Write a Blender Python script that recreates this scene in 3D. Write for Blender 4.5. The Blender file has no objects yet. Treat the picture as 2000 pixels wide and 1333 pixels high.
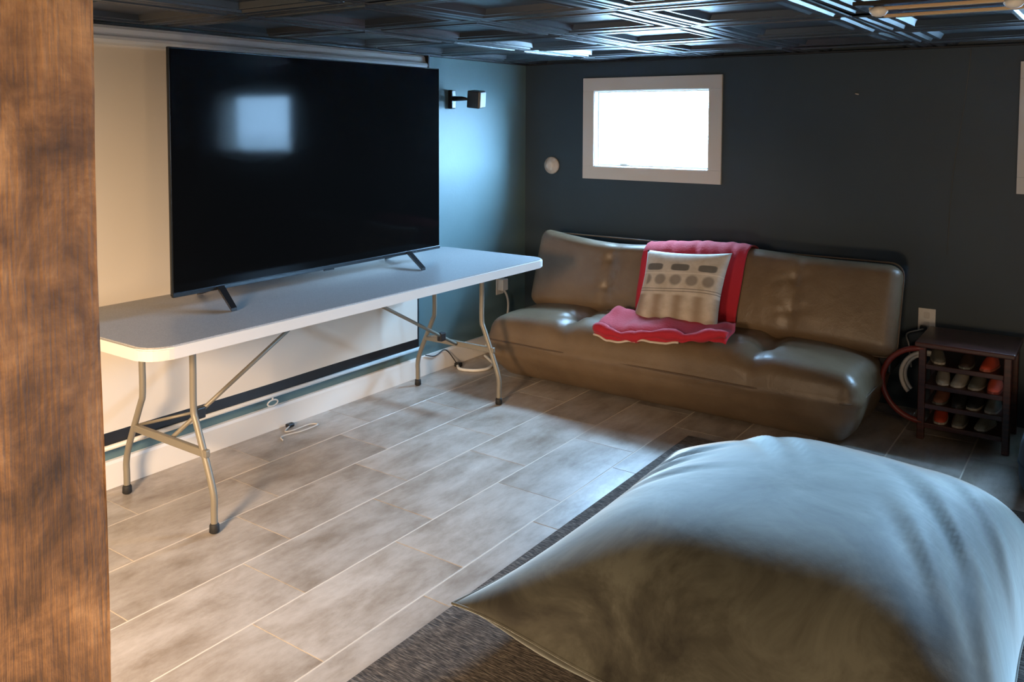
import bpy, bmesh, math, random
from mathutils import Vector, Matrix
from mathutils.bvhtree import BVHTree
random.seed(7)
S = bpy.context.scene
C = S.collection

# ---------------------------------------------------------------- camera
def make_camera():
    yaw, pitch, roll = math.radians(-35.273), math.radians(-3.195), math.radians(0.183)
    F = Vector((math.sin(yaw), math.cos(yaw), 0)); R = Vector((math.cos(yaw), -math.sin(yaw), 0)); U = Vector((0, 0, 1))
    F2 = F*math.cos(pitch) + U*math.sin(pitch); U2 = U*math.cos(pitch) - F*math.sin(pitch)
    R3 = R*math.cos(roll) + U2*math.sin(roll); U3 = U2*math.cos(roll) - R*math.sin(roll)
    cd = bpy.data.cameras.new('camera'); co = bpy.data.objects.new('camera', cd); C.objects.link(co)
    M = Matrix((R3, U3, -F2)).transposed().to_4x4(); M.translation = (3.209, -4.690, 1.450)
    co.matrix_world = M
    cd.sensor_width = 36; cd.sensor_fit = 'HORIZONTAL'; cd.lens = 1678.9/2000*36
    cd.shift_y = (331.2-666.5)/2000; cd.clip_start = .02
    S.camera = co
make_camera()

# ---------------------------------------------------------------- world, lights, exposure
S.view_settings.view_transform = 'Standard'; S.view_settings.look = 'None'
S.view_settings.exposure = 0; S.view_settings.gamma = 1; S.view_settings.use_curve_mapping = False
W = bpy.data.worlds.new('daylight'); S.world = W; W.use_nodes = True
bgn = W.node_tree.nodes['Background']; bgn.inputs[0].default_value = (.36, .64, 1, 1); bgn.inputs[1].default_value = 205

def area(name, loc, target, sx, sy, power, col, portal=False):
    d = bpy.data.lights.new(name, 'AREA'); d.shape = 'RECTANGLE'; d.size = sx; d.size_y = sy
    d.energy = power; d.color = col
    o = bpy.data.objects.new(name, d); C.objects.link(o); o.location = loc
    o.rotation_euler = (Vector(target)-Vector(loc)).to_track_quat('-Z', 'Y').to_euler()
    if portal: d.cycles.is_portal = True
    return o
area('window_portal', (.903, .19, 1.408), (.903, -1, 1.408), .76, .48, 1, (1, 1, 1), True)
area('window_portal', (3.33, .19, 1.45), (3.33, -1, 1.45), .90, .52, 1, (1, 1, 1), True)
WARM = (1, .66, .38)
area('warm_ceiling_lamp', (4.3, -5.6, 1.74), (4.0, -5.3, 0), .5, .5, 6, (1, .72, .46))
area('warm_lamp_right', (4.6, -4.2, 1.25), (1.6, -1.2, .5), .35, .35, 11, WARM)
area('warm_lamp_left', (1.75, -5.1, 1.25), (.55, -2.9, 0), .45, .45, 31, (1, .70, .44)).data.spread = math.radians(78)
area('warm_lamp_low', (3.1, -5.2, .45), (2.3, -4.3, .7), .35, .35, 39, (1, .70, .42))

# ---------------------------------------------------------------- material helpers
def mat(name, col, rough=.5, metal=0, **kw):
    m = bpy.data.materials.new(name); m.use_nodes = True
    b = m.node_tree.nodes['Principled BSDF']
    b.inputs['Base Color'].default_value = (*col, 1); b.inputs['Roughness'].default_value = rough
    b.inputs['Metallic'].default_value = metal
    for k, v in kw.items(): b.inputs[k.replace('_', ' ')].default_value = v
    return m
def nd(m, t, **kw):
    n = m.node_tree.nodes.new(t)
    for k, v in kw.items(): setattr(n, k, v)
    return n
def lk(m, a, b): m.node_tree.links.new(a, b)
def coords(m, scale=(1, 1, 1), kind='Object', rot=(0, 0, 0)):
    tc = nd(m, 'ShaderNodeTexCoord'); mp = nd(m, 'ShaderNodeMapping')
    mp.inputs['Scale'].default_value = scale; mp.inputs['Rotation'].default_value = rot
    lk(m, tc.outputs[kind], mp.inputs['Vector']); return mp.outputs['Vector']
def noise(m, vec, scale, detail=4, rough=.55, dist=0):
    n = nd(m, 'ShaderNodeTexNoise'); n.inputs['Scale'].default_value = scale; n.inputs['Detail'].default_value = detail
    n.inputs['Roughness'].default_value = rough; n.inputs['Distortion'].default_value = dist
    lk(m, vec, n.inputs['Vector']); return n.outputs['Fac']
def ramp(m, fac, stops):
    r = nd(m, 'ShaderNodeValToRGB'); e = r.color_ramp.elements
    while len(e) < len(stops): e.new(.5)
    for i, (p, c) in enumerate(stops):
        e[i].position = p; e[i].color = (*c, 1) if len(c) == 3 else c
    lk(m, fac, r.inputs['Fac']); return r.outputs['Color']
def bump(m, h, strength=.3, dist=.01):
    b = nd(m, 'ShaderNodeBump'); b.inputs['Strength'].default_value = strength; b.inputs['Distance'].default_value = dist
    lk(m, h, b.inputs['Height']); lk(m, b.outputs['Normal'], m.node_tree.nodes['Principled BSDF'].inputs['Normal'])
def setcol(m, c): lk(m, c, m.node_tree.nodes['Principled BSDF'].inputs['Base Color'])
def mathn(m, op, a, b=None, c=None):
    n = nd(m, 'ShaderNodeMath', operation=op)
    for i, v in enumerate((a, b, c)):
        if v is None: continue
        if isinstance(v, (int, float)): n.inputs[i].default_value = v
        else: lk(m, v, n.inputs[i])
    return n.outputs[0]
def mixc(m, f, a, b, mode='MIX'):
    n = nd(m, 'ShaderNodeMix', data_type='RGBA', blend_type=mode)
    if isinstance(f, (int, float)): n.inputs[0].default_value = f
    else: lk(m, f, n.inputs[0])
    for i, v in ((6, a), (7, b)):
        if isinstance(v, tuple): n.inputs[i].default_value = (*v, 1)
        else: lk(m, v, n.inputs[i])
    return n.outputs[2]

def wall_mat(name, a, b, rough):
    m = mat(name, a, rough); v = coords(m, kind='Object')
    setcol(m, ramp(m, noise(m, v, 2.2, 5), [(.3, a), (.75, b)])); bump(m, noise(m, v, 60, 4), .12, .004); return m
M_back = wall_mat('slate_wall_paint', (.023, .041, .057), (.029, .050, .068), .55)
M_left = wall_mat('teal_wall_paint', (.095, .160, .168), (.118, .190, .200), .55)
M_plain = wall_mat('beige_wall_paint', (.25, .2, .15), (.3, .24, .18), .7)
M_trim = mat('warm_white_trim', (.60, .57, .53), .45)
M_base = mat('white_baseboard_paint', (.74, .70, .64), .4)
M_conc = mat('pale_outdoor_concrete', (.75, .75, .74), .9)

M_tile = mat('wood_look_porcelain', (.4, .36, .32), .33)
def _t(m):
    oi = nd(m, 'ShaderNodeObjectInfo'); tc = nd(m, 'ShaderNodeTexCoord')
    off = nd(m, 'ShaderNodeVectorMath', operation='MULTIPLY_ADD')
    cmb = nd(m, 'ShaderNodeCombineXYZ')
    for i in range(3): lk(m, mathn(m, 'MULTIPLY', oi.outputs['Random'], 37.0+11*i), cmb.inputs[i])
    off.inputs[1].default_value = (1.7, .8, 1); lk(m, tc.outputs['Object'], off.inputs[0]); lk(m, cmb.outputs[0], off.inputs[2])
    n1 = noise(m, off.outputs[0], 4.2, 8, .70, .15); 
    off2 = nd(m, 'ShaderNodeVectorMath', operation='MULTIPLY'); off2.inputs[1].default_value = (5, 1, 1); lk(m, off.outputs[0], off2.inputs[0])
    n2 = noise(m, off2.outputs[0], 5, 5, .6)
    c1 = ramp(m, n1, [(.30, (.23, .180, .135)), (.43, (.33, .280, .23)), (.55, (.42, .37, .32)), (.70, (.51, .465, .415))])
    c2 = ramp(m, n2, [(.3, (.72, .69, .66)), (.7, (1, 1, 1))])
    c = mixc(m, .4, c1, c2, 'MULTIPLY')
    hv = nd(m, 'ShaderNodeHueSaturation'); lk(m, c, hv.inputs['Color']); lk(m, mathn(m, 'MULTIPLY_ADD', oi.outputs['Random'], .22, .92), hv.inputs['Value'])
    setcol(m, hv.outputs['Color']); bump(m, n2, .12, .003)
_t(M_tile)
M_grout = mat('cream_grout', (.62, .55, .46), .8)

M_ceil = mat('glossy_black_ceiling_tile', (.026, .032, .040), .34, Coat_Weight=.0)
M_ceil.node_tree.nodes['Principled BSDF'].inputs['Specular IOR Level'].default_value = .85
bump(M_ceil, noise(M_ceil, coords(M_ceil, kind='Object'), 9, 2), .10, .01)
M_void = mat('dark_plenum', (.012, .010, .009), .8)

M_post = mat('rough_sawn_timber', (.3, .15, .06), .75)
def _p(m):
    v = coords(m, (5, 5, 3)); n1 = noise(m, v, 3.0, 8, .7, .6)
    n2 = noise(m, coords(m, (1, 1, .8)), 7, 5, .6, .3)
    n3 = noise(m, coords(m, (60, 60, 2.5)), 4, 4, .6)
    n4 = noise(m, coords(m, (1, 6, 30)), 4, 4, .6)
    c = ramp(m, mathn(m, 'ADD', mathn(m, 'MULTIPLY', n1, .5), mathn(m, 'MULTIPLY', n2, .5)), [(.36, (.06, .030, .013)), (.45, (.16, .080, .034)), (.53, (.29, .150, .065)), (.62, (.50, .28, .13))])
    c = mixc(m, .5, c, ramp(m, n3, [(.3, (.5, .45, .4)), (.62, (1, 1, 1))]), 'MULTIPLY')
    c = mixc(m, .4, c, ramp(m, n4, [(.3, (.6, .55, .5)), (.6, (1, 1, 1))]), 'MULTIPLY')
    setcol(m, c); bump(m, mathn(m, 'ADD', n1, n3), .5, .006)
_p(M_post)

M_leather = mat('taupe_leather', (.20, .14, .085), .38)
def _l(m):
    v = coords(m); n = noise(m, v, 5, 5); setcol(m, ramp(m, n, [(.3, (.125, .082, .046)), (.7, (.175, .120, .070))]))
    vo = nd(m, 'ShaderNodeTexVoronoi'); vo.inputs['Scale'].default_value = 220; lk(m, v, vo.inputs['Vector'])
    n2 = noise(m, coords(m, (1, 1, 1)), 14, 4, .6, .4)
    bump(m, mathn(m, 'ADD', mathn(m, 'MULTIPLY', vo.outputs['Distance'], .05), mathn(m, 'MULTIPLY', n2, .5)), .25, .02)
_l(M_leather)
M_piping = mat('dark_taupe_piping', (.10, .065, .038), .4)
M_black = mat('black_plastic', (.012, .012, .013), .35)
M_screen = mat('glossy_tv_glass', (.003, .003, .003), .07, IOR=1.115)
M_bezel = mat('dark_metal_bezel', (.05, .055, .06), .25, .8)
M_scrn = mat('white_screen_fabric', (.66, .60, .52), .8)
bump(M_scrn, noise(M_scrn, coords(M_scrn, (1, .5, .2)), 5, 3), .25, .02)
M_scase = mat('white_enamel_case', (.62, .62, .60), .35)
M_tabtop = mat('grey_granite_plastic', (.46, .46, .46), .38)
def _tt(m):
    n = noise(m, coords(m), 260, 2); setcol(m, ramp(m, n, [(.35, (.24, .24, .245)), (.7, (.34, .34, .34))])); bump(m, n, .08, .001)
_tt(M_tabtop)
M_tabedge = mat('off_white_plastic_edge', (.66, .62, .57), .4)
M_leg = mat('grey_powder_coated_steel', (.22, .195, .15), .45, .2)
M_rubber = mat('black_rubber', (.012, .012, .012), .7)
M_white = mat('white_plastic', (.72, .70, .66), .4)
M_cable = mat('pale_cable', (.6, .57, .52), .5)
M_red = mat('red_fleece', (.38, .008, .022), .85, Sheen_Weight=.08)
bump(M_red, noise(M_red, coords(M_red), 90, 4), .5, .004)
M_redtrim = mat('cream_blanket_hem', (.55, .45, .36), .7)

M_pouf = mat('grey_green_velvet', (.2, .17, .12), .75)
def _pf(m):
    b = m.node_tree.nodes['Principled BSDF']
    b.inputs['Sheen Weight'].default_value = 1; b.inputs['Sheen Roughness'].default_value = .35; b.inputs['Sheen Tint'].default_value = (.85, .9, .85, 1)
    n = noise(m, coords(m, (1, 1, 1)), 3.5, 6, .65, .6)
    setcol(m, ramp(m, n, [(.34, (.018, .015, .009)), (.50, (.058, .054, .038)), (.66, (.122, .120, .092))]))
    n2 = noise(m, coords(m, (1, 1, 1), rot=(0, 0, .7)), 2.6, 4, .5, .3); n3 = noise(m, coords(m), 300, 2)
    bump(m, mathn(m, 'ADD', n2, mathn(m, 'MULTIPLY', n3, .02)), .12, .06)
_pf(M_pouf)
M_slate = mat('slate_fabric', (.022, .026, .030), .95)
M_rug = mat('charcoal_flatweave', (.07, .06, .05), .95)
def _r(m):
    v = coords(m, (28, 260, 1)); n = noise(m, v, 1.0, 3, .6)
    n2 = noise(m, coords(m, (5, 9, 1)), 2.0, 4)
    c = ramp(m, n, [(.36, (.022, .019, .018)), (.50, (.085, .072, .062)), (.66, (.26, .225, .19))])
    setcol(m, mixc(m, .4, c, ramp(m, n2, [(.3, (.55, .55, .55)), (.7, (1, 1, 1))]), 'MULTIPLY')); bump(m, n, .8, .006)
_r(M_rug)
M_dwood = mat('dark_mahogany', (.05, .014, .010), .35)
def _d(m):
    n = noise(m, coords(m, (3, 30, 30)), 2, 5, .6); setcol(m, ramp(m, n, [(.3, (.030, .009, .006)), (.7, (.085, .024, .015))])); bump(m, n, .1, .003)
_d(M_dwood)
M_redwood = mat('red_bentwood', (.16, .022, .014), .35)
M_rail = mat('pale_brass_rail', (.55, .40, .24), .4, .2)
M_glass = bpy.data.materials.new('window_glass'); M_glass.use_nodes = True
def _g(m):
    nt = m.node_tree; nt.nodes.clear(); o = nt.nodes.new('ShaderNodeOutputMaterial'); t = nt.nodes.new('ShaderNodeBsdfTransparent')
    g = nt.nodes.new('ShaderNodeBsdfGlossy'); g.inputs['Roughness'].default_value = .02; mx = nt.nodes.new('ShaderNodeMixShader')
    t.inputs[0].default_value = (.96, .98, .98, 1); mx.inputs[0].default_value = .06
    nt.links.new(t.outputs[0], mx.inputs[1]); nt.links.new(g.outputs[0], mx.inputs[2]); nt.links.new(mx.outputs[0], o.inputs[0])
_g(M_glass)

# ---------------------------------------------------------------- mesh helpers
def obj(name, bm, m, parent=None, smooth=False, mats=None):
    me = bpy.data.meshes.new(name); bmesh.ops.recalc_face_normals(bm, faces=bm.faces); bm.to_mesh(me); bm.free()
    for q in (mats or [m]): me.materials.append(q)
    if smooth:
        for f in me.polygons: f.use_smooth = True
    o = bpy.data.objects.new(name, me); C.objects.link(o)
    if parent: o.parent = parent
    return o
def tag(o, label=None, cat=None, group=None, kind=None):
    if label: o['label'] = label
    if cat: o['category'] = cat
    if group: o['group'] = group
    if kind: o['kind'] = kind
    return o
def thing(name, label, cat, loc=(0, 0, 0), rz=0, group=None):
    o = bpy.data.objects.new(name, None); C.objects.link(o); o.location = loc; o.rotation_euler = (0, 0, rz)
    o.empty_display_size = .1
    return tag(o, label, cat, group)
def setparent(o, p, inv=None):
    o.parent = p; return o
def box(bm, a, b, bev=0, seg=2):
    a = Vector(a); b = Vector(b)
    r = bmesh.ops.create_cube(bm, size=1); vs = r['verts']
    for v in vs: v.co = Vector(((a.x+b.x)/2 + v.co.x*(b.x-a.x), (a.y+b.y)/2 + v.co.y*(b.y-a.y), (a.z+b.z)/2 + v.co.z*(b.z-a.z)))
    if bev:
        es = list({e for v in vs for e in v.link_edges})
        bmesh.ops.bevel(bm, geom=es, offset=bev, segments=seg, affect='EDGES', profile=.5)
    return bm
def nbox(a, b, bev=0, seg=2): return box(bmesh.new(), a, b, bev, seg)
def tube(bm, pts, r, n=10, closed=False, caps=True):
    pts = [Vector(p) for p in pts]; rings = []; N = len(pts); up = None
    for i, p in enumerate(pts):
        if closed: t = (pts[(i+1) % N]-pts[i-1]).normalized()
        else: t = (pts[min(i+1, N-1)]-pts[max(i-1, 0)]).normalized()
        if up is None: up = Vector((0, 0, 1)) if abs(t.z) < .9 else Vector((0, 1, 0))
        s = t.cross(up).normalized(); up = s.cross(t).normalized()
        rr = r[i] if isinstance(r, (list, tuple)) else r
        rings.append([bm.verts.new(p + (s*math.cos(2*math.pi*k/n)+up*math.sin(2*math.pi*k/n))*rr) for k in range(n)])
    for i in range(N if closed else N-1):
        A, B = rings[i], rings[(i+1) % N]
        for k in range(n): bm.faces.new((A[k], A[(k+1) % n], B[(k+1) % n], B[k]))
    if not closed and caps: bm.faces.new(rings[0]); bm.faces.new(rings[-1])
    return bm
def smoothpath(pts, k=6):
    P = [Vector(p) for p in pts]; out = []
    for i in range(len(P)-1):
        a, b, c, d = P[max(i-1, 0)], P[i], P[i+1], P[min(i+2, len(P)-1)]
        for j in range(k):
            t = j/k
            out.append(.5*((2*b)+(c-a)*t+(2*a-5*b+4*c-d)*t*t+(3*b-a-3*c+d)*t**3))
    return out+[P[-1]]
def lathe(bm, prof, n=24, M=Matrix()):
    rings = [[bm.verts.new(M @ Vector((r*math.cos(2*math.pi*k/n), r*math.sin(2*math.pi*k/n), z))) for k in range(n)] for r, z in prof]
    for A, B in zip(rings, rings[1:]):
        for k in range(n): bm.faces.new((A[k], A[(k+1) % n], B[(k+1) % n], B[k]))
    bm.faces.new(rings[0]); bm.faces.new(rings[-1]); return bm
def prism(bm, poly, z0, z1, M=Matrix()):
    a = [bm.verts.new(M @ Vector((x, y, z0))) for x, y in poly]; b = [bm.verts.new(M @ Vector((x, y, z1))) for x, y in poly]
    bm.faces.new(a[::-1]); bm.faces.new(b)
    for i in range(len(poly)): bm.faces.new((a[i], a[(i+1) % len(poly)], b[(i+1) % len(poly)], b[i]))
    return bm
def rrect(x0, y0, x1, y1, r, k=8):
    out = []
    for cx, cy, a0 in ((x1-r, y1-r, 0), (x0+r, y1-r, 90), (x0+r, y0+r, 180), (x1-r, y0+r, 270)):
        for i in range(k+1):
            a = math.radians(a0+90*i/k); out.append((cx+r*math.cos(a), cy+r*math.sin(a)))
    return out
def rbox(half, r, n, fn=None):
    """densely gridded rounded box; fn deforms each point"""
    bm = bmesh.new(); hx, hy, hz = half
    for ax in range(3):
        u, v = (ax+1) % 3, (ax+2) % 3
        for sg in (-1, 1):
            grid = []
            for i in range(n[u]+1):
                row = []
                for j in range(n[v]+1):
                    p = [0, 0, 0]; p[ax] = sg*half[ax]; p[u] = half[u]*(2*i/n[u]-1); p[v] = half[v]*(2*j/n[v]-1)
                    p = Vector(p); q = Vector([max(-(half[k]-r), min(half[k]-r, p[k])) for k in range(3)])
                    d = p-q
                    if d.length > 1e-9: p = q + d.normalized()*r
                    row.append(bm.verts.new(fn(p) if fn else p))
                grid.append(row)
            for i in range(n[u]):
                for j in range(n[v]):
                    bm.faces.new((grid[i][j], grid[i+1][j], grid[i+1][j+1], grid[i][j+1]))
    bmesh.ops.remove_doubles(bm, verts=bm.verts, dist=1e-5)
    return bm
def ss(a, b, x):
    t = max(0, min(1, (x-a)/(b-a))); return t*t*(3-2*t)
def gs(x, s): return math.exp(-(x/s)**2)

# ================================================================ SETTING
RX, RY, H = 4.9, -6.4, 1.85
def struct(name, bm, m, parent=None, **kw):
    o = obj(name, bm, m, parent, **kw)
    if not parent: o['kind'] = 'structure'
    return o
# floor: grout bed with separate porcelain tiles 0.30 x 0.60, one-third offset
floor = struct('floor', nbox((-.2, RY-.2, -.1), (RX+.2, .2, -.0011)), M_grout)
tl = {}
def tile_mesh(w, l):
    key = (round(w, 3), round(l, 3))
    if key not in tl:
        bm = nbox((-w/2, -l/2, -.012), (w/2, l/2, 0), .0007, 1)
        me = bpy.data.meshes.new('tile'); bmesh.ops.recalc_face_normals(bm, faces=bm.faces); bm.to_mesh(me); bm.free(); me.materials.append(M_tile); tl[key] = me
    return tl[key]
G = .0060
for k in range(0, 17):
    xa, xb = .004+k*.302, min(.004+(k+1)*.302, RX)
    ph = (.04+.4*(k-3)) % .6
    y = -.6*12+ph
    while y < 0:
        ya, yb = max(y, RY), min(y+.6, 0)
        if yb-ya > .03 and xb-xa > .03:
            o = bpy.data.objects.new('tile', tile_mesh(xb-xa-G, yb-ya-.0025)); C.objects.link(o)
            o.location = ((xa+xb)/2, (ya+yb)/2, random.uniform(-.0002, .0002)); o.parent = floor
        y += .6
# walls
W1 = (.527, 1.280, 1.173, 1.642); W2 = (2.895, 3.80, 1.195, 1.66)
bm = bmesh.new()
xs = [-.2, W1[0], W1[1], W2[0], W2[1], RX+.2]
box(bm, (xs[0], 0, -.1), (xs[1], .2, 2.1)); box(bm, (xs[2], 0, -.1), (xs[3], .2, 2.1)); box(bm, (xs[4], 0, -.1), (xs[5], .2, 2.1))
for w in (W1, W2): box(bm, (w[0], 0, -.1), (w[1], .2, w[2])); box(bm, (w[0], 0, w[3]), (w[1], .2, 2.1))
struct('wall_back', bm, M_back)
struct('wall_left', nbox((-.2, RY-.2, -.1), (0, 0, 2.1)), M_left)
struct('wall_right', nbox((RX, RY-.2, -.1), (RX+.2, 0, 2.1)), M_plain)
struct('wall_front', nbox((0, RY-.2, -.1), (RX, RY, 2.1)), M_plain)
# baseboards
bm = prism(bmesh.new(), [(.001, 0), (.016, 0), (.016, .098), (.012, .110), (.001, .113)], 0, 1)
for v in bm.verts: x, z, t = v.co; v.co = Vector((x, RY+.01+t*(-RY-.012), z+.0005))
struct('baseboard_left', bm, M_base)
# windows
for i, w in enumerate((W1, W2)):
    t = .079
    bm = bmesh.new(); x0, x1, z0, z1 = w
    box(bm, (x0-t, -.018, z1), (x1+t, -.001, z1+t), .002); box(bm, (x0-t, -.018, z0-t), (x1+t, -.001, z0), .002)
    box(bm, (x0-t, -.018, z0), (x0, -.001, z1), .002); box(bm, (x1, -.018, z0), (x1+t, -.001, z1), .002)
    wn = struct('window_%d' % (i+1), bm, M_trim); wn['label'] = ['white trimmed basement window beside the left corner', 'white trimmed basement window at right edge above rack'][i]
    bm = bmesh.new(); j = .004
    box(bm, (x0, -.012, z0), (x0+j, .19, z1)); box(bm, (x1-j, -.012, z0), (x1, .19, z1)); box(bm, (x0+j, -.012, z0), (x1-j, .19, z0+j)); box(bm, (x0+j, -.012, z1-j), (x1-j, .19, z1))
    obj('jamb', bm, M_trim, wn)
    bm = bmesh.new(); j2 = .008; xa, xb, za, zb = x0+j, x1-j, z0+j, z1-j
    box(bm, (xa, .03, za), (xa+j2, .05, zb)); box(bm, (xb-j2, .03, za), (xb, .05, zb)); box(bm, (xa+j2, .03, za), (xb-j2, .05, za+j2)); box(bm, (xa+j2, .03, zb-j2), (xb-j2, .05, zb))
    sash = obj('sash', bm, M_white, wn)
    obj('pane', nbox((xa+j2, .038, za+j2), (xb-j2, .042, zb-j2)), M_glass, sash)
    obj('latch', nbox((xa+.16, .018, za+j2), (xa+.22, .034, za+j2+.010), .003), M_white, wn)
struct('ground_outside', nbox((-12, .21, .95), (16, 22, 1.05)), M_conc)
# ceiling: black coffered plastic tiles, each an object
ceil = struct('ceiling', nbox((-.2, RY-.2, H+.03), (RX+.2, .2, H+.15)), M_void)
P = .595
def coffer():
    bm = bmesh.new()
    prof = [(0, .000), (.004, -.004), (.020, -.004), (.026, .004), (.040, .004), (.046, -.006), (.072, -.006), (.082, .006), (.100, .006), (.108, -.002), (.120, -.002), (.136, .018), (.16, .020)]
    h = P/2-.0015; rings = []
    for d, z in prof:
        s = h-d; rings.append([bm.verts.new((x*s, y*s, z)) for x, y in ((-1, -1), (1, -1), (1, 1), (-1, 1))])
    for A, B in zip(rings, rings[1:]):
        for k in range(4): bm.faces.new((A[k], B[k], B[(k+1) % 4], A[(k+1) % 4]))
    bm.faces.new(rings[-1])
    me = bpy.data.meshes.new('tile'); bm.normal_update(); bm.to_mesh(me); bm.free(); me.materials.append(M_ceil); return me
cm = coffer()
for i in range(-1, 9):
    for j in range(0, 12):
        cx, cy = .04+P*(i+.5), -.02-P*(j+.5)+.29
        if i == -1: continue
        o = bpy.data.objects.new('tile', cm); C.objects.link(o); o.parent = ceil
        o.location = (cx, cy, 1.828+random.uniform(-.002, .002)); o.rotation_euler = (random.gauss(0, .006), random.gauss(0, .006), 0)
        if cx > RX: bpy.data.objects.remove(o)
# wall angle strip hiding tile ends
bm = bmesh.new(); box(bm, (0, RY, 1.815), (.045, 0, 1.822)); box(bm, (.045, -.035, 1.815), (RX, 0, 1.822))
struct('trim_1', bm, mat('matte_black_angle', (.012, .014, .017), .6))

# ================================================================ TIMBER POST
bm = rbox((.11, .11, .925), .008, (6, 6, 40), lambda p: Vector((p.x+.0025*math.sin(p.z*9+p.y*20)+random.uniform(-.0006, .0006), p.y+.002*math.sin(p.z*7+1), p.z)))
for v in bm.verts: v.co += Vector((0, 0, .925))
o = obj('timber_post', bm, M_post, smooth=True); o.location = (2.215, -4.308, 0)
tag(o, 'rough-sawn brown timber post filling the left foreground', 'post')
# ================================================================ RUG
bm = bmesh.new(); box(bm, (0, 0, .0005), (2.4, 3.03, .010), .004, 2)
o = obj('area_rug', bm, M_rug); o.location = (1.632, -4.08, 0)
tag(o, 'charcoal flatweave rug under the big velvet floor cushion', 'rug')

# ================================================================ PROJECTION SCREEN
Y0, Y1 = -3.12, -1.118
ps = thing('projection_screen', 'white pull-down projection screen hanging on wall behind television', 'projection screen', (0, (Y0+Y1)/2, 0))
def child(name, bm, m, par, smooth=False, **kw):
    base = par
    o = obj(name, bm, m, None, smooth, **kw)
    off = Matrix.Translation(-world(par))
    o.data.transform(off); o.parent = par; return o
def world(o):
    v = Vector(o.location)
    while o.parent: o = o.parent; v += Vector(o.location)
    return v
nz = 24; bm = bmesh.new()
def sheet(bm, y0, y1, z0, z1, x, ny=40, nz=24, th=.0015, fn=lambda y, z: 0):
    for s in (0, th):
        g = [[bm.verts.new((x+s+fn(y0+(y1-y0)*i/ny, z0+(z1-z0)*j/nz), y0+(y1-y0)*i/ny, z0+(z1-z0)*j/nz)) for j in range(nz+1)] for i in range(ny+1)]
        for i in range(ny):
            for j in range(nz): bm.faces.new((g[i][j], g[i+1][j], g[i+1][j+1], g[i][j+1]))
wav = lambda y, z: .004*math.sin(y*5+z*2)*ss(1.7, .9, z)
sheet(bm, Y0+.012, Y1-.012, .238, 1.745, .044, fn=wav); child('screen_fabric', bm, M_scrn, ps, True)
bm = bmesh.new(); sheet(bm, Y0+.012, Y1-.012, .190, .238, .044, nz=2, fn=wav); sheet(bm, Y1-.012, Y1, .190, 1.745, .044, ny=1, fn=wav); sheet(bm, Y0, Y0+.012, .190, 1.745, .044, ny=1, fn=wav)
child('black_border', bm, M_black, ps)
child('bottom_bar', tube(bmesh.new(), [(.05, Y0-.03, .181), (.05, Y1+.03, .181)], .010, 12), M_scase, ps, True)
prof = [(.002, 1.812), (.050, 1.812), (.060, 1.800), (.062, 1.782), (.066, 1.776), (.078, 1.768), (.082, 1.756), (.076, 1.744), (.060, 1.738), (.002, 1.738)]
bm = bmesh.new(); n = len(prof)
A = [bm.verts.new((x, Y0-.07, z)) for x, z in prof]; B = [bm.verts.new((x, Y1+.045, z)) for x, z in prof]
bm.faces.new(A); bm.faces.new(B)
for i in range(n): bm.faces.new((A[i], A[(i+1) % n], B[(i+1) % n], B[i]))
child('case', bm, M_scase, ps)
child('end_cap', nbox((.002, Y1+.045, 1.736), (.084, Y1+.058, 1.813), .003), M_black, ps)
child('end_cap', nbox((.002, Y0-.083, 1.736), (.084, Y0-.07, 1.813), .003), M_black, ps)
bm = bmesh.new(); tube(bm, [(.05, -2.135, .172), (.05, -2.135, .160)], .004, 8)
tube(bm, [(.05, -2.135+.030*math.cos(a*.5236), .146+.014*math.sin(a*.5236)) for a in range(12)], .0035, 8, True)
child('pull_handle', bm, M_white, ps, True)

# ================================================================ FOLDING TABLE
T0, T1, TX0, TX1 = -3.205, -.945, .05, .797
ft = thing('folding_table', 'long white-edged folding table with grey top, carrying the television', 'table', ((TX0+TX1)/2, (T0+T1)/2, 0))
bm = prism(bmesh.new(), rrect(TX0, T0, TX1, T1, .085), .697, .736)
bmesh.ops.bevel(bm, geom=[e for e in bm.edges if abs(e.verts[0].co.z-e.verts[1].co.z) < 1e-6], offset=.004, segments=2, affect='EDGES')
child('table_edge', bm, M_tabedge, ft)
bm = prism(bmesh.new(), rrect(TX0+.009, T0+.009, TX1-.009, T1-.009, .078), .7355, .7400)
child('tabletop', bm, M_tabtop, ft)
for ye, sg in ((-2.885, 1), (-1.19, -1)):
    for xt, xf in ((.545, .655), (.225, .105)):
        d = 1 if xf > xt else -1
        pts = smoothpath([(xt, ye, .697), (xt, ye, .56), (xt, ye, .42), (xt+d*.018, ye, .37), (xf-d*.022, ye, .20), (xf, ye, .13), (xf, ye, .08), (xf, ye, .022)], 4)
        lg = child('leg', tube(bmesh.new(), pts, .0125, 10), M_leg, ft, True)
        bm = lathe(bmesh.new(), [(.014, .002), (.018, .006), (.017, .03), (.013, .036)], 12, Matrix.Translation((xf, ye, 0)))
        child('foot_cap', bm, M_rubber, lg, True)
    child('crossbar', nbox((.165, ye-.010, .262), (.625, ye+.010, .290), .004), M_leg, ft)
    child('top_bar', tube(bmesh.new(), [(.12, ye, .688), (.70, ye, .688)], .011, 8), M_leg, ft, True)
    ym = ye+sg*.78
    child('brace', tube(bmesh.new(), [(.385, ye+sg*.012, .276), (.385, ym, .688)], .0085, 8), M_leg, ft, True)
    fr = .17
    child('brace_lock', nbox((.37, ye+sg*(.78*fr)-.02, .276+.412*fr-.028), (.40, ye+sg*(.78*fr)+.02, .276+.412*fr+.016), .005), M_black, ft)
    child('strut', tube(bmesh.new(), [(.375, ye+sg*.135, .342), (.18, ye+sg*.008, .285)], .006, 8), M_leg, ft, True)

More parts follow.
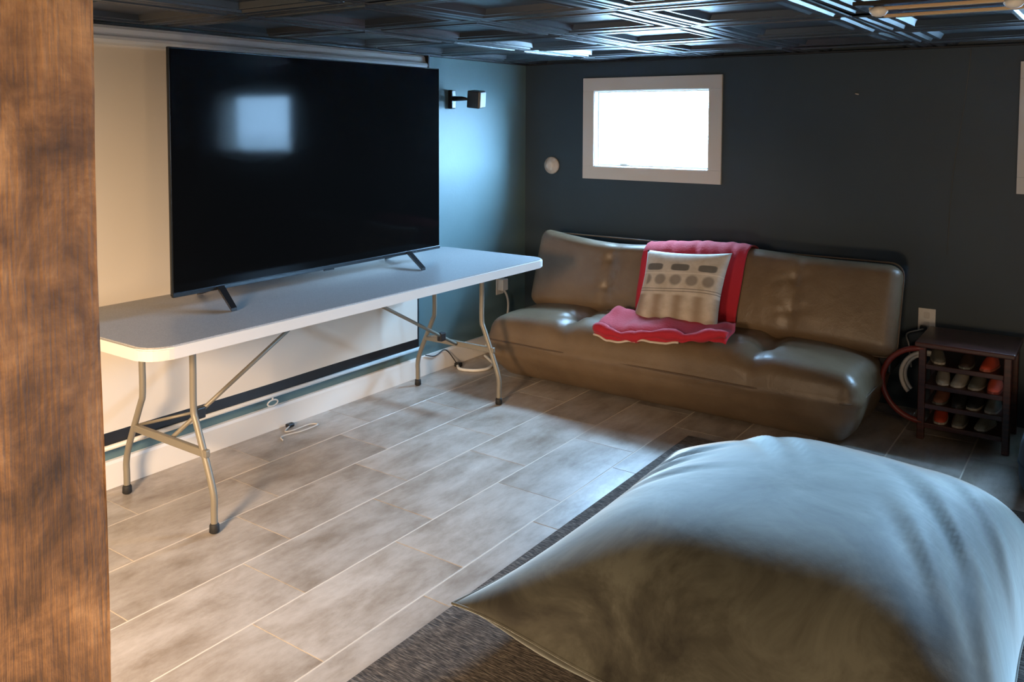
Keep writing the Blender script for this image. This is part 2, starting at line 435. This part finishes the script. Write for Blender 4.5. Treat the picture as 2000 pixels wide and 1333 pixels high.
# ================================================================ TELEVISION
TVA = Vector((.352, -2.832)); TVB = Vector((.334, -1.275)); d = (TVB-TVA); tl_ = d.length; ang = math.atan2(d.y, d.x)
tv = thing('television', 'large black flat television standing on the folding table', 'television', (TVA.x, TVA.y, .741), ang)
# local: x along width, y towards the wall (+), z up
bm = nbox((0, .002, .052), (tl_, .018, .980), .003); obj('bezel', bm, M_bezel, tv)
obj('display', nbox((.006, -.0008, .066), (tl_-.006, .0015, .975)), M_screen, tv)
obj('chin', nbox((0, -.002, .048), (tl_, .012, .0645), .002), M_bezel, tv)
obj('rear_housing', nbox((.25, .018, .10), (tl_-.25, .060, .55), .012), M_black, tv)
obj('logo_plate', nbox((tl_*.5-.03, -.005, .043), (tl_*.5+.03, .002, .0485), .001), M_bezel, tv)
for cx in (.215, tl_-.235):
    sg = -1 if cx < 1 else -1
    bm = bmesh.new()
    for yy, dx in ((-.185, -.085 if cx < 1 else -.11), (.185, .03)):
        M = Vector((cx, .012, .060)); E = Vector((cx+dx, yy+.0, .006)); w = .016
        a = [M+Vector((-w, 0, 0)), M+Vector((w, 0, 0)), E+Vector((w*.8, 0, 0)), E+Vector((-w*.8, 0, 0))]
        lo = [bm.verts.new(p+Vector((0, 0, -.006))) for p in a]; hi = [bm.verts.new(p+Vector((0, 0, .006))) for p in a]
        bm.faces.new(lo); bm.faces.new(hi)
        for i in range(4): bm.faces.new((lo[i], lo[(i+1) % 4], hi[(i+1) % 4], hi[i]))
    obj('stand_foot', bm, M_black, tv)

# ================================================================ WALL SPEAKER
sp = thing('wall_speaker', 'small black satellite speaker on a wall bracket right of television', 'speaker', (0, -.785, 1.578))
obj('wall_plate', nbox((.001, -.020, -.055), (.030, .022, .055), .006), M_black, sp)
obj('arm', tube(bmesh.new(), [(.028, 0, .004), (.085, .010, .004), (.12, .020, 0)], [.016, .013, .007], 10), M_black, sp, True)
bx = bpy.data.objects.new('cabinet', None)
bm = nbox((-.040, -.038, -.050), (.040, .042, .050), .006)
cab = obj('cabinet', bm, M_black, sp); cab.location = (.158, .045, 0); cab.rotation_euler = (math.radians(6), math.radians(6), math.radians(12))
g = obj('grille', nbox((.0405, -.034, -.044), (.047, .036, .044), .003), mat('window_glint_grille', (.45, .46, .48), .4), cab)  # pale grey stands in for the window's reflection on the speaker face

# ================================================================ WALL BITS
o = obj('wall_sensor', lathe(bmesh.new(), [(.054, .001), (.056, .012), (.050, .022), (.034, .031), (.032, .036), (.012, .042)], 28, Matrix.Translation((.213, 0, 1.168)) @ Matrix.Rotation(math.radians(90), 4, 'X')), M_trim, smooth=True)
tag(o, 'small round white domed fitting on the slate wall left of the window', 'wall fitting')
def outlet(loc, rz, label):
    t = thing('wall_outlet', label, 'outlet', loc, rz)
    obj('cover_plate', nbox((-.040, -.007, -.058), (.040, -.001, .058), .003), M_white, t)
    for s in (-1, 1):
        obj('socket', prism(bmesh.new(), rrect(-.014, -.017, .014, .017, .007, 4), 0, .002, Matrix.Translation((0, -.007, s*.024)) @ Matrix.Rotation(math.radians(90), 4, 'X')), M_trim, t)
    return t
t = outlet((0, -.29, .405), math.radians(90), 'white outlet with adapter on the left wall, under the table end')
for c in t.children: pass
pa = thing('power_adapter', 'off-white plug-in adapter with cord hanging under table end', 'adapter', (0, -.29, .405))
obj('body', nbox((.0085, -.03, -.03), (.05, .03, .045), .006), M_white, pa)
obj('cord', tube(bmesh.new(), smoothpath([(.03, .01, -.03), (.035, .035, -.07), (.035, .05, -.13), (.04, .03, -.20), (.05, -.03, -.26), (.05, -.10, -.31), (.04, -.20, -.345)], 5), .007, 8), M_cable, pa, True)
outlet((2.447, 0, .462), 0, 'white wall outlet above the dark rack, right of the sofa')
pg = thing('plug', 'pale plug with short cord in the outlet right of sofa', 'plug', (2.437, 0, .42))
obj('body', nbox((-.016, -.035, -.012), (.016, -.0095, .016), .005), M_black, pg)
obj('cord', tube(bmesh.new(), smoothpath([(0, -.034, 0), (-.02, -.06, -.004), (-.07, -.065, -.03), (-.06, -.05, -.09), (-.05, -.04, -.2)], 5), .004, 8), M_cable, pg, True)
o = obj('wall_hook', tube(bmesh.new(), [(2.080, -.001, 1.600), (2.080, -.012, 1.600), (2.096, -.014, 1.596)], .0035, 8), M_cable, smooth=True)
tag(o, 'tiny pale hook on the slate wall between the two windows', 'hook')
o = obj('thin_wire', tube(bmesh.new(), smoothpath([(2.606, -.003, 1.812), (2.602, -.003, 1.74), (2.580, -.003, 1.50), (2.556, -.003, 1.32), (2.545, -.003, 1.2), (2.536, -.003, 1.05), (2.53, -.003, .8)], 5), .0016, 6), mat('grey_wire', (.10, .10, .09), .5), smooth=True)
tag(o, 'thin dark wire running down the slate wall left of the right window', 'wire')
# cords at the floor
cb = thing('floor_cable', 'loose pale cable with dark plug on floor below the screen handle', 'cable', (.05, -2.04, 0))
obj('cord', tube(bmesh.new(), smoothpath([(.0, .01, .012), (.03, -.05, .005), (.05, -.02, .005), (.05, .08, .005), (.085, .10, .005), (.09, 0, .005), (.07, -.10, .005), (.11, -.13, .005)], 6), .0035, 8), M_cable, cb, True)
obj('plug', nbox((-.016, -.012, .002), (.010, .026, .020), .005), M_black, cb)
cb = thing('extension_cord', 'white extension cord with dark plug on floor beside sofa corner', 'cord', (.10, -.80, 0))
obj('cord', tube(bmesh.new(), smoothpath([(-.03, 0, .012), (.02, -.035, .009), (.10, -.01, .009), (.14, .06, .009), (.11, .16, .009), (.04, .22, .009), (-.04, .28, .009)], 6), .009, 8), M_white, cb, True)
obj('plug', nbox((-.055, -.005, .002), (-.018, .035, .028), .007), M_black, cb)
o = obj('black_cord', tube(bmesh.new(), smoothpath([(.022, -1.03, .118), (.025, -.97, .10), (.024, -.93, .10), (.023, -.87, .115), (.03, -.83, .09), (.055, -.79, .022)], 6), .003, 8), M_black, smooth=True)
tag(o, 'thin black cord drooping over the left baseboard by the sofa', 'cord')

# ================================================================ SOFA
SX0, SX1 = .33, 2.385
sofa = thing('futon_sofa', 'taupe leather armless futon sofa against the slate wall', 'sofa', ((SX0+SX1)/2, -.45, 0))
SC = world(sofa)
TFX = (.86-SC.x, 1.89-SC.x)
seat_hx = (SX1-SX0)/2-.035
def seat_fn(p):
    u = p.x/seat_hx; v = p.y/.36; z = p.z
    q = p.copy()
    top = ss(-.02, .13, z)
    q.z += top*(.045*(1-abs(u)**4)*(1-abs(v)**4) + .0)
    # the two cross valleys and tufts
    for t in TFX:
        q.z -= top*.030*gs(p.x-t, .05)*(1-.3*v*v)
        for ty in (-.13, .16):
            r = math.hypot(p.x-t, p.y-ty); a = math.atan2(p.y-ty, p.x-t)
            q.z -= top*(.035*gs(r, .055) + .004*math.sin(a*7+t*3)*gs(r-.10, .08))
    q.z -= top*.012*gs(abs(u)-1, .10)
    # piped seam bulge around the middle of the side
    q.y += .014*(1 if p.y > 0 else -1)*gs(z-.05, .03)*ss(.3, .36, abs(p.y))
    q.x += .014*(1 if p.x > 0 else -1)*gs(z-.05, .03)*ss(seat_hx-.06, seat_hx, abs(p.x))
    # tuck in under
    lo = ss(.0, -.17, z)
    q.y += lo*.085*ss(0, -.36, p.y); q.x -= lo*.05*(u**3)
    q.x += .006*math.sin(p.y*17+z*9)*abs(u)**3; q.y += .006*math.sin(p.x*6+z*5)*abs(v)**3
    return q
bm = rbox((seat_hx, .375, .172), .075, (120, 44, 18), seat_fn)
for v in bm.verts: v.co += Vector((-.028, -.07, .190))
seat_bvh = BVHTree.FromBMesh(bm)
seat = obj('seat', bm, M_leather, sofa, True)
def ring_path(hx, hy, r, z, n=10, c=(0, 0)):
    return [Vector((x+c[0], y+c[1], z)) for x, y in rrect(-hx, -hy, hx, hy, r, n)]
pth = []
for p in ring_path(seat_hx+.012, .387, .08, .24, 10, (-.028, -.07)): pth.append(p)
obj('seam', tube(bmesh.new(), pth, .0045, 6, True), M_piping, seat, True)
# backrest: built flat (x along, y = height, z = thickness), tilted back
bhx, bh, bt = seat_hx+.029, .225, .085
BZ = (.33, .60)
def back_fn(p):
    u = p.x/bhx; v = p.y/bh; q = p.copy(); fr = ss(0, .06, p.z)
    q.z += fr*.028*(1-abs(u)**5)*(1-v**4)
    for t in TFX+(0.0,):
        q.z -= fr*.007*gs(p.x-t-.01, .03)
        for ty in (-.075, .085):
            r = math.hypot(p.x-t-.01, p.y-ty); a = math.atan2(p.y-ty, p.x-t)
            q.z -= fr*(.012*gs(r, .025)+.0015*math.sin(a*6)*gs(r-.07, .05))
    q.y += ss(.1, bh, p.y)*(.012*math.sin(p.x*5+1) - .010*gs(abs(u)-1, .12)-.022*gs(u+.45, .4)+.02*gs(u+1, .12))
    return q
bm = rbox((bhx, bh, bt), .062, (120, 34, 14), back_fn)
Mb = Matrix.Translation((0.01, .105, .560)) @ Matrix.Rotation(math.radians(90-18), 4, 'X')
bmesh.ops.transform(bm, matrix=Mb, verts=bm.verts)
back_bvh = BVHTree.FromBMesh(bm)
back = obj('backrest', bm, M_leather, sofa, True)
pth = [Mb @ Vector((x, y, 0)) for x, y in rrect(-bhx-.001, -bh-.001, bhx+.001, bh+.001, .062, 8)]
obj('seam', tube(bmesh.new(), pth, .004, 6, True), M_piping, back, True)
for sx in (-1, 1):
    obj('hinge', nbox((sx*(seat_hx-.02)-.03, .07, .26), (sx*(seat_hx-.02)+.03, .28, .36), .01), M_black, sofa)
    for sy in (-.24, .20):
        obj('leg', lathe(bmesh.new(), [(.020, .001), (.024, .03), (.026, .045)], 12, Matrix.Translation((sx*(seat_hx-.16), sy, 0))), M_black, sofa, True)

# red blanket draped over back and seat (draped onto the sofa's own surface)
def drape(bvh, p, dr, off):
    h = bvh.ray_cast(p-SC, dr)
    return (h[0]+SC - dr*off) if h[0] else None
blk = bmesh.new(); ns, nx = 64, 44
top_c = SC + Vector((0, .20, .775))
rows = []
def cloth_point(s, t):
    # s 0..1 behind -> over the top -> down the back -> out over the seat ; t 0..1 across
    if s < .12: xl, xr = 1.085, 1.66
    elif s < .62: k = (s-.12)/.5; xl, xr = 1.085+.0*k, 1.66-.02*k
    else: k = (s-.62)/.38; xl, xr = 1.085-.17*ss(0, .55, k), 1.64+.08*ss(0, .8, k)
    x = xl+(xr-xl)*t
    wr = .006*math.sin(t*19+s*9)+.004*math.sin(t*41-s*23)
    if s < .12:
        k = s/.12; z = .62+.14*k; return Vector((x, SC.y+.245-.03*k, z)), None
    return x, wr
Mback = Matrix.Translation(SC) @ Mb
n_back = (Mb.to_3x3() @ Vector((0, 0, 1))).normalized()
up_b = (Mb.to_3x3() @ Vector((0, 1, 0))).normalized()
g = []
for i in range(ns+1):
    s = i/ns; row = []
    for j in range(nx+1):
        t = j/nx
        wr = .005*math.sin(t*17+s*7)+.004*math.sin(t*37-s*19)
        if s <= .58: xl, xr = 1.08, 1.665-.03*s
        else: k = (s-.58)/.42; xl, xr = 1.08-.045*ss(0, .8, k), 1.645+.085*ss(0, .8, k)
        x = xl+(xr-xl)*t
        if s < .10:    # behind
            yy = -bh+.14+(s/.10)*(2*bh-.20); L = Vector((x-SC.x-.01, yy, -.5)); dr = Vector((0, 0, 1))
        elif s < .20:  # over the top, sweeping from back to front
            k = (s-.10)/.10; a = math.radians(-90+180*k); o_ = Vector((x-SC.x-.01, bh-.07, 0)); dirn = Vector((0, math.cos(a), math.sin(a)))
            L = o_+dirn*.5; dr = -dirn
        elif s < .58:  # down the front
            k = (s-.20)/.38; yy = (bh-.07)-k*(2*bh-.12); L = Vector((x-SC.x-.01, yy, .5)); dr = Vector((0, 0, -1))
        else:
            k = (s-.58)/.42; yw = -.47-k*(.400+.02*math.sin(t*5+.6)); 
            if k < .12: yw = -.47-k*.42
            P0 = Vector((x-SC.x, yw-SC.y, 1)); h = seat_bvh.ray_cast(P0, Vector((0, 0, -1)))
            z = h[0].z if h[0] else .2
            fold = .012*ss(.25, .6, k)*(1+math.sin(t*11+k*4))+.018*gs(k-.45, .14)*(1+math.sin(t*6+2))*.6
            row.append(g_v := blk.verts.new(SC+Vector((P0.x, P0.y, z+.016+abs(wr)+fold)))); continue
        Lw = Mb @ L; dw = (Mb.to_3x3() @ dr).normalized(); h = back_bvh.ray_cast(Lw, dw)
        p = h[0] if h[0] else Lw+dw*.4
        row.append(blk.verts.new(SC+p-dw*(.012+abs(wr)*.8)))
    g.append(row)
for i in range(ns):
    for j in range(nx): blk.faces.new((g[i][j], g[i+1][j], g[i+1][j+1], g[i][j+1]))
front = [v.co.copy() for v in g[ns]]
bmesh.ops.recalc_face_normals(blk, faces=blk.faces)
bk = obj('throw_blanket', blk, M_red, smooth=True); tag(bk, 'red fleece throw draped over the back and seat of the sofa', 'blanket')
md = bk.modifiers.new('thickness', 'SOLIDIFY'); md.thickness = .006; md.offset = 1
bm = tube(bmesh.new(), [p+Vector((0, -.004, .0)) for p in front[:30]], .006, 8); obj('hem', bm, M_redtrim, bk, True)['label'] = 'cream hem'
bm = bmesh.new()
# folded roll of blanket at the seat front
ed = [p+Vector((0, .012, .030+.012*math.sin(i*.33))) for i, p in enumerate(front)]
obj('folded_edge', tube(bm, ed, [.024+.007*math.sin(i*.55) for i in range(len(ed))], 12), M_red, bk, True)

# scatter cushion with print
M_cush = mat('linen_print', (.5, .45, .36), .85)
def _c(m):
    tc = nd(m, 'ShaderNodeUVMap'); sx = nd(m, 'ShaderNodeSeparateXYZ'); lk(m, tc.outputs[0], sx.inputs[0])
    X, Y = sx.outputs[0], sx.outputs[1]
    def band(v, a, b, soft=.012):
        f1 = nd(m, 'ShaderNodeMapRange'); f1.inputs[1].default_value = a-soft; f1.inputs[2].default_value = a+soft; lk(m, v, f1.inputs[0])
        f2 = nd(m, 'ShaderNodeMapRange'); f2.inputs[1].default_value = b+soft; f2.inputs[2].default_value = b-soft; lk(m, v, f2.inputs[0])
        return mathn(m, 'MULTIPLY', f1.outputs[0], f2.outputs[0])
    base = ramp(m, noise(m, tc.outputs[0], 7, 3), [(.3, (.42, .36, .28)), (.7, (.56, .50, .42))])
    n = noise(m, tc.outputs[0], 40, 3)
    # vertical soft stripes in the lower third
    st = mathn(m, 'MULTIPLY_ADD', mathn(m, 'SINE', mathn(m, 'MULTIPLY', X, 2*math.pi*4.2)), .5, .5)
    low = band(Y, -.1, .37)
    c = mixc(m, mathn(m, 'MULTIPLY', mathn(m, 'MULTIPLY', low, st), .75), base, (.20, .14, .085))
    # double line
    wv = mathn(m, 'ADD', Y, mathn(m, 'MULTIPLY', mathn(m, 'SINE', mathn(m, 'MULTIPLY', X, 6)), .008))
    ln = mathn(m, 'ADD', band(wv, .415, .423, .004), band(wv, .448, .456, .004))
    c = mixc(m, mathn(m, 'MULTIPLY', ln, .9), c, (.07, .06, .055))
    # row of round blobs
    fx = mathn(m, 'SUBTRACT', mathn(m, 'FRACT', mathn(m, 'MULTIPLY', X, 5.3)), .5)
    ry = mathn(m, 'DIVIDE', mathn(m, 'SUBTRACT', Y, .57), .075)
    rr = mathn(m, 'ADD', mathn(m, 'POWER', mathn(m, 'MULTIPLY', fx, 2.6), 2), mathn(m, 'POWER', ry, 2))
    bl = nd(m, 'ShaderNodeMapRange'); bl.inputs[1].default_value = 1.25; bl.inputs[2].default_value = .55; lk(m, rr, bl.inputs[0])
    blm = mathn(m, 'MULTIPLY', bl.outputs[0], band(X, .10, .93))
    c = mixc(m, mathn(m, 'MULTIPLY', blm, .7), c, (.13, .115, .10))
    # three dark dashes
    fx = mathn(m, 'SUBTRACT', mathn(m, 'FRACT', mathn(m, 'MULTIPLY_ADD', X, 3.15, -.05)), .5)
    rr = mathn(m, 'ADD', mathn(m, 'POWER', mathn(m, 'MULTIPLY', fx, 2.9), 4), mathn(m, 'POWER', mathn(m, 'DIVIDE', mathn(m, 'SUBTRACT', Y, .745), .05), 4))
    bl = nd(m, 'ShaderNodeMapRange'); bl.inputs[1].default_value = 1.2; bl.inputs[2].default_value = .6; lk(m, rr, bl.inputs[0])
    c = mixc(m, mathn(m, 'MULTIPLY', bl.outputs[0], .85), c, (.07, .07, .068))
    # line above blobs
    c = mixc(m, mathn(m, 'MULTIPLY', band(wv, .655, .668, .006), .5), c, (.75, .68, .58))
    setcol(m, c); bump(m, noise(m, tc.outputs[0], 220, 2), .3, .002)
_c(M_cush)
def pillow_bm(w, h, t, n=30, pinch=.10, flat=.42):
    bm = bmesh.new(); uvl = bm.loops.layers.uv.new('UVMap'); G_ = {}
    for s in (1, -1):
        for i in range(n+1):
            for j in range(n+1):
                u, v = 2*i/n-1, 2*j/n-1
                if s == -1 and (i in (0, n) or j in (0, n)): G_[(s, i, j)] = G_[(1, i, j)]; continue
                th = t*((1-u**2)**flat)*((1-v**2)**flat)
                x = w/2*u*(1-pinch*(1-v*v)*(abs(u)**2)*1.0); y = h/2*v*(1-pinch*(1-u*u)*(abs(v)**2))
                G_[(s, i, j)] = bm.verts.new((x, y, s*th))
    for s in (1, -1):
        for i in range(n):
            for j in range(n):
                ids = [(i, j), (i+1, j), (i+1, j+1), (i, j+1)]
                if s == -1: ids = ids[::-1]
                f = bm.faces.new([G_[(s, a, b)] for a, b in ids])
                for l, (a, b) in zip(f.loops, ids): l[uvl].uv = (a/n, b/n)
    return bm
bm = pillow_bm(.475, .405, .060, pinch=.07)
for v in bm.verts: v.co.x += .055*(v.co.y+.2)      # slightly skewed as it slumps
bm.verts.ensure_lookup_table()
Mc = Matrix.Translation((1.365, -.578, .588)) @ Matrix.Rotation(math.radians(-3), 4, 'Y') @ Matrix.Rotation(math.radians(90-26), 4, 'X') 
o = obj('scatter_cushion', bm, M_cush, smooth=True); o.matrix_world = Mc
tag(o, 'cream linen cushion with grey printed rows leaning on the red throw', 'cushion')

# ================================================================ BIG FLOOR CUSHION (velvet)
PX0, PX1, PY0, PY1 = 1.745, 3.10, -2.90, -1.42
pcx, pcy, phx, phy = (PX0+PX1)/2, (PY0+PY1)/2, (PX1-PX0)/2, (PY1-PY0)/2
bm = bmesh.new(); n = 90; G_ = {}
def pouf_pt(u, v, s):
    # u,v in -1..1 ; corners pinched into points
    x = phx*u*(1-(.09 if u > 0 else .12)*(1-v*v)*abs(u)**3); y = phy*v*(1-.06*(1-u*u)*abs(v)**3)
    if v > 0: k = (.06 if u < 0 else .10)*(abs(u)**7)*(v**7); x -= k*(1 if u > 0 else -1); y -= k
    e = ((1-abs(u)**4.2)**.60 if u > 0 else (1-abs(u)**2.1)**.92)*((1-abs(v)**(4.2 if v < 0 else 3.0))**.62)
    seam = .050+.068*ss(-.25, -1, u)
    if s > 0:
        z = seam+(.405-seam)*e
        z -= .035*ss(-.1, -1, u)*ss(.2, -1, v)*e
        # folds
        for (fu, fv, fa, fl, fw, am) in ((-.25, .42, -.95, .30, .035, .012), (-.05, .35, -1.0, .22, .03, .007), (-.62, .30, .35, .20, .035, .012), (-.66, .16, .30, .18, .03, .009), (-.5, -.02, .2, .2, .03, .006),
                                         (.72, -.05, -1.0, .35, .05, .016), (.80, .25, -.95, .30, .05, .014), (.62, -.30, -1.1, .30, .05, .014), (.82, -.35, -1.2, .30, .045, .016), (.5, .3, -.8, .3, .06, .006)):
            du, dv = u-fu, v-fv; a = du*math.cos(fa)+dv*math.sin(fa); b = -du*math.sin(fa)+dv*math.cos(fa)+.15*a*a
            z += am*gs(a, fl)*(gs(b-.03, fw)-gs(b+.03, fw))
        z += .006*math.sin(u*7+v*3)*e
    else: z = seam-(seam-.012)*min(1, e*3.0)
    return Vector((pcx+x, pcy+y, z))
for s in (1, -1):
    for i in range(n+1):
        for j in range(n+1):
            # denser towards edges
            u, v = math.sin(math.pi/2*(2*i/n-1)), math.sin(math.pi/2*(2*j/n-1))
            if s == -1 and (i in (0, n) or j in (0, n)): G_[(s, i, j)] = G_[(1, i, j)]
            else: G_[(s, i, j)] = bm.verts.new(pouf_pt(u, v, s))
for s in (1, -1):
    for i in range(n):
        for j in range(n):
            ids = [(i, j), (i+1, j), (i+1, j+1), (i, j+1)]
            bm.faces.new([G_[(s, a, b)] for a, b in (ids if s > 0 else ids[::-1])])
rim = [G_[(1, i, 0)].co.copy() for i in range(n)]+[G_[(1, n, j)].co.copy() for j in range(n)]+[G_[(1, i, n)].co.copy() for i in range(n, 0, -1)]+[G_[(1, 0, j)].co.copy() for j in range(n, 0, -1)]
pf = obj('floor_cushion', bm, M_pouf, smooth=True)
tag(pf, 'huge grey-green velvet floor cushion in the right foreground', 'floor cushion')
obj('seam', tube(bmesh.new(), rim, .004, 6, True), M_pouf, pf, True)

# dark slate cushion half out of frame at right
bm = rbox((.42, .34, .15), .11, (24, 20, 12), lambda p: Vector((p.x, p.y, p.z+.03*(1-(p.x/.42)**2)*(p.z > 0)+.01*math.sin(p.x*11+p.y*7))))
for v in bm.verts: v.co.z += .162
o = obj('bean_cushion', bm, M_slate, smooth=True); o.location = (3.355, -.72, 0)
tag(o, 'dark slate fabric cushion on floor at the right frame edge', 'floor cushion')
bm = tube(bmesh.new(), [(x-.0, y, .165) for x, y in rrect(-.421, -.341, .421, .341, .11, 8)], .004, 6, True); obj('seam', bm, M_slate, o, True)

# ================================================================ DARK RACK WITH SHOES
rk = thing('shoe_rack', 'dark mahogany rack with curved side hoop and packed shelves', 'rack', (2.675, -.28, 0))
hx, fy, by = .185, -.17, .19
obj('top', nbox((-hx-.015, fy-.02, .430), (hx+.015, by, .453), .006), M_dwood, rk)
for x in (-hx+.0, hx-.03):
    for y in (fy, by-.04): obj('post', nbox((x, y, .001), (x+.03, y+.03, .430), .004), M_dwood, rk)
for z in (.066, .156, .247, .338):
    obj('shelf', nbox((-hx+.03, fy+.01, z), (hx-.03, by-.012, z+.012), .002), M_dwood, rk)
    obj('front_rail', nbox((-hx+.03, fy+.001, z-.008), (hx-.03, fy+.010, z+.014), .002), M_dwood, rk)
for yy in (fy+.012,):
    pts = [Vector((-hx+.02-.175*math.sin(a), yy, .25+.17*math.cos(a))) for a in [math.radians(q) for q in range(0, 181, 9)]]
    obj('hoop', tube(bmesh.new(), pts, .013, 10), M_redwood, rk, True)['label'] = 'reddish bentwood hoop'
cc = thing('cable_coil', 'pale looped cable hanging inside the rack hoop', 'cable', (2.51, -.29, .24))
for q, r in enumerate((.118, .105)):
    pts = [Vector((-.0-r*math.sin(a)*1.0, -.02+.02*q, .015+r*math.cos(a))) for a in [math.radians(k) for k in range(-10, 140, 8)]]
    obj('loop', tube(bmesh.new(), pts, .010, 8), M_cable, cc, True)
# shoes
def shoe(name, label, col, sole, loc, rz, sc=1):
    mu = mat(name+'_upper', col, .55); ms = mat(name+'_sole', sole, .5)
    t = thing('shoe', label, 'shoe', loc, rz, 'shoes packed on the rack shelves')
    L, Wd = .20*sc, .035*sc
    bm = bmesh.new(); n = 16; m_ = 10; rows = []
    for i in range(n+1):
        s = i/n; w = Wd*(.78+.25*math.sin(s*2.6))*math.sqrt(max(.02, 1-(2*s-1)**8)); hgt = (.055-.032*ss(.35, .95, 1-s))*sc*math.sqrt(max(.04, 1-(2*s-1)**8))
        rows.append([bm.verts.new((w*math.cos(math.pi*k/m_), L*(s-.5), .010*sc+hgt*math.sin(math.pi*k/m_)**.8)) for k in range(m_+1)])
    for A, B in zip(rows, rows[1:]):
        for k in range(m_): bm.faces.new((A[k], A[k+1], B[k+1], B[k]))
    bm.faces.new(rows[0]); bm.faces.new(rows[-1]); bmesh.ops.contextual_create
    obj('upper', bm, mu, t, True)
    pl = [(Wd*1.08*(.78+.25*math.sin(s*2.6))*math.sqrt(max(.02, 1-(2*s-1)**8)), L*1.03*(s-.5)) for s in [i/14 for i in range(15)]]
    obj('sole', prism(bmesh.new(), pl+[(-x, y) for x, y in pl[::-1]], 0, .012*sc), ms, t)
    return t
pale, grey, rd, bk_ = (.45, .40, .32), (.16, .15, .12), (.55, .07, .03), (.02, .02, .02)
RXc, RYc = 2.675, -.36
for (z, its) in ((.3505, ((-.12, 'long grey shoe on the top shelf, beside the hoop', grey, pale, .9), (.0, 'dark shoe on the top shelf, middle', (.05, .03, .02), grey, 0), (.09, 'orange-red shoe on the top shelf, right', rd, (.4, .1, .05), -.6))),
                 (.2595, ((-.095, 'cream shoe on second shelf, nearest the hoop', pale, (.7, .65, .56), .5), (-.025, 'cream shoe on second shelf, middle', pale, (.7, .65, .56), -.5), (.045, 'grey shoe on second shelf, right of middle', grey, pale, -.5), (.115, 'small shoe with orange toe on second shelf, far right', (.75, .12, .06), (.3, .05, .03), 0))),
                 (.1685, ((-.10, 'brown shoe on third shelf, nearest the hoop', (.25, .10, .06), grey, -.3), (-.025, 'black shoe on third shelf, middle', bk_, (.03, .03, .03), 0), (.04, 'pale-soled black shoe on third shelf, right', bk_, pale, -.4), (.11, 'pale shoe on third shelf, far right', grey, pale, -.2))),
                 (.0785, ((-.10, 'red shoe on lowest shelf, nearest the hoop', rd, pale, .3), (-.02, 'grey shoe on lowest shelf, middle', grey, pale, 0), (.08, 'cream-soled shoe on lowest shelf, right', (.3, .27, .2), pale, -.9)))):
    for k, (dx, lab, c, so, rz) in enumerate(its):
        shoe('shoe_%d_%d' % (int(z*1000), k), lab, c, so, (RXc+dx, RYc+.0+abs(rz)*.02, z+.0005), rz*.25, .80)

# ================================================================ CEILING RAIL
rl = thing('ceiling_rail', 'pale brass double rail with white mounts under the black ceiling', 'rail', (3.2, -1.93, 1.78))
for y in (-.10, .09): obj('bar', nbox((-.60, y-.011, -.006), (.9, y+.011, .004), .002), M_rail, rl)
obj('backing_channel', nbox((-.64, -.135, .008), (.94, .13, .020), .002), M_void, rl)
for x in (-.575, -.235, .35):
    obj('mount', lathe(bmesh.new(), [(.014, .006), (.024, -.002), (.026, -.010), (.018, -.020), (.008, -.024)], 16, Matrix.Translation((x, -.10, 0))), M_white, rl, True)
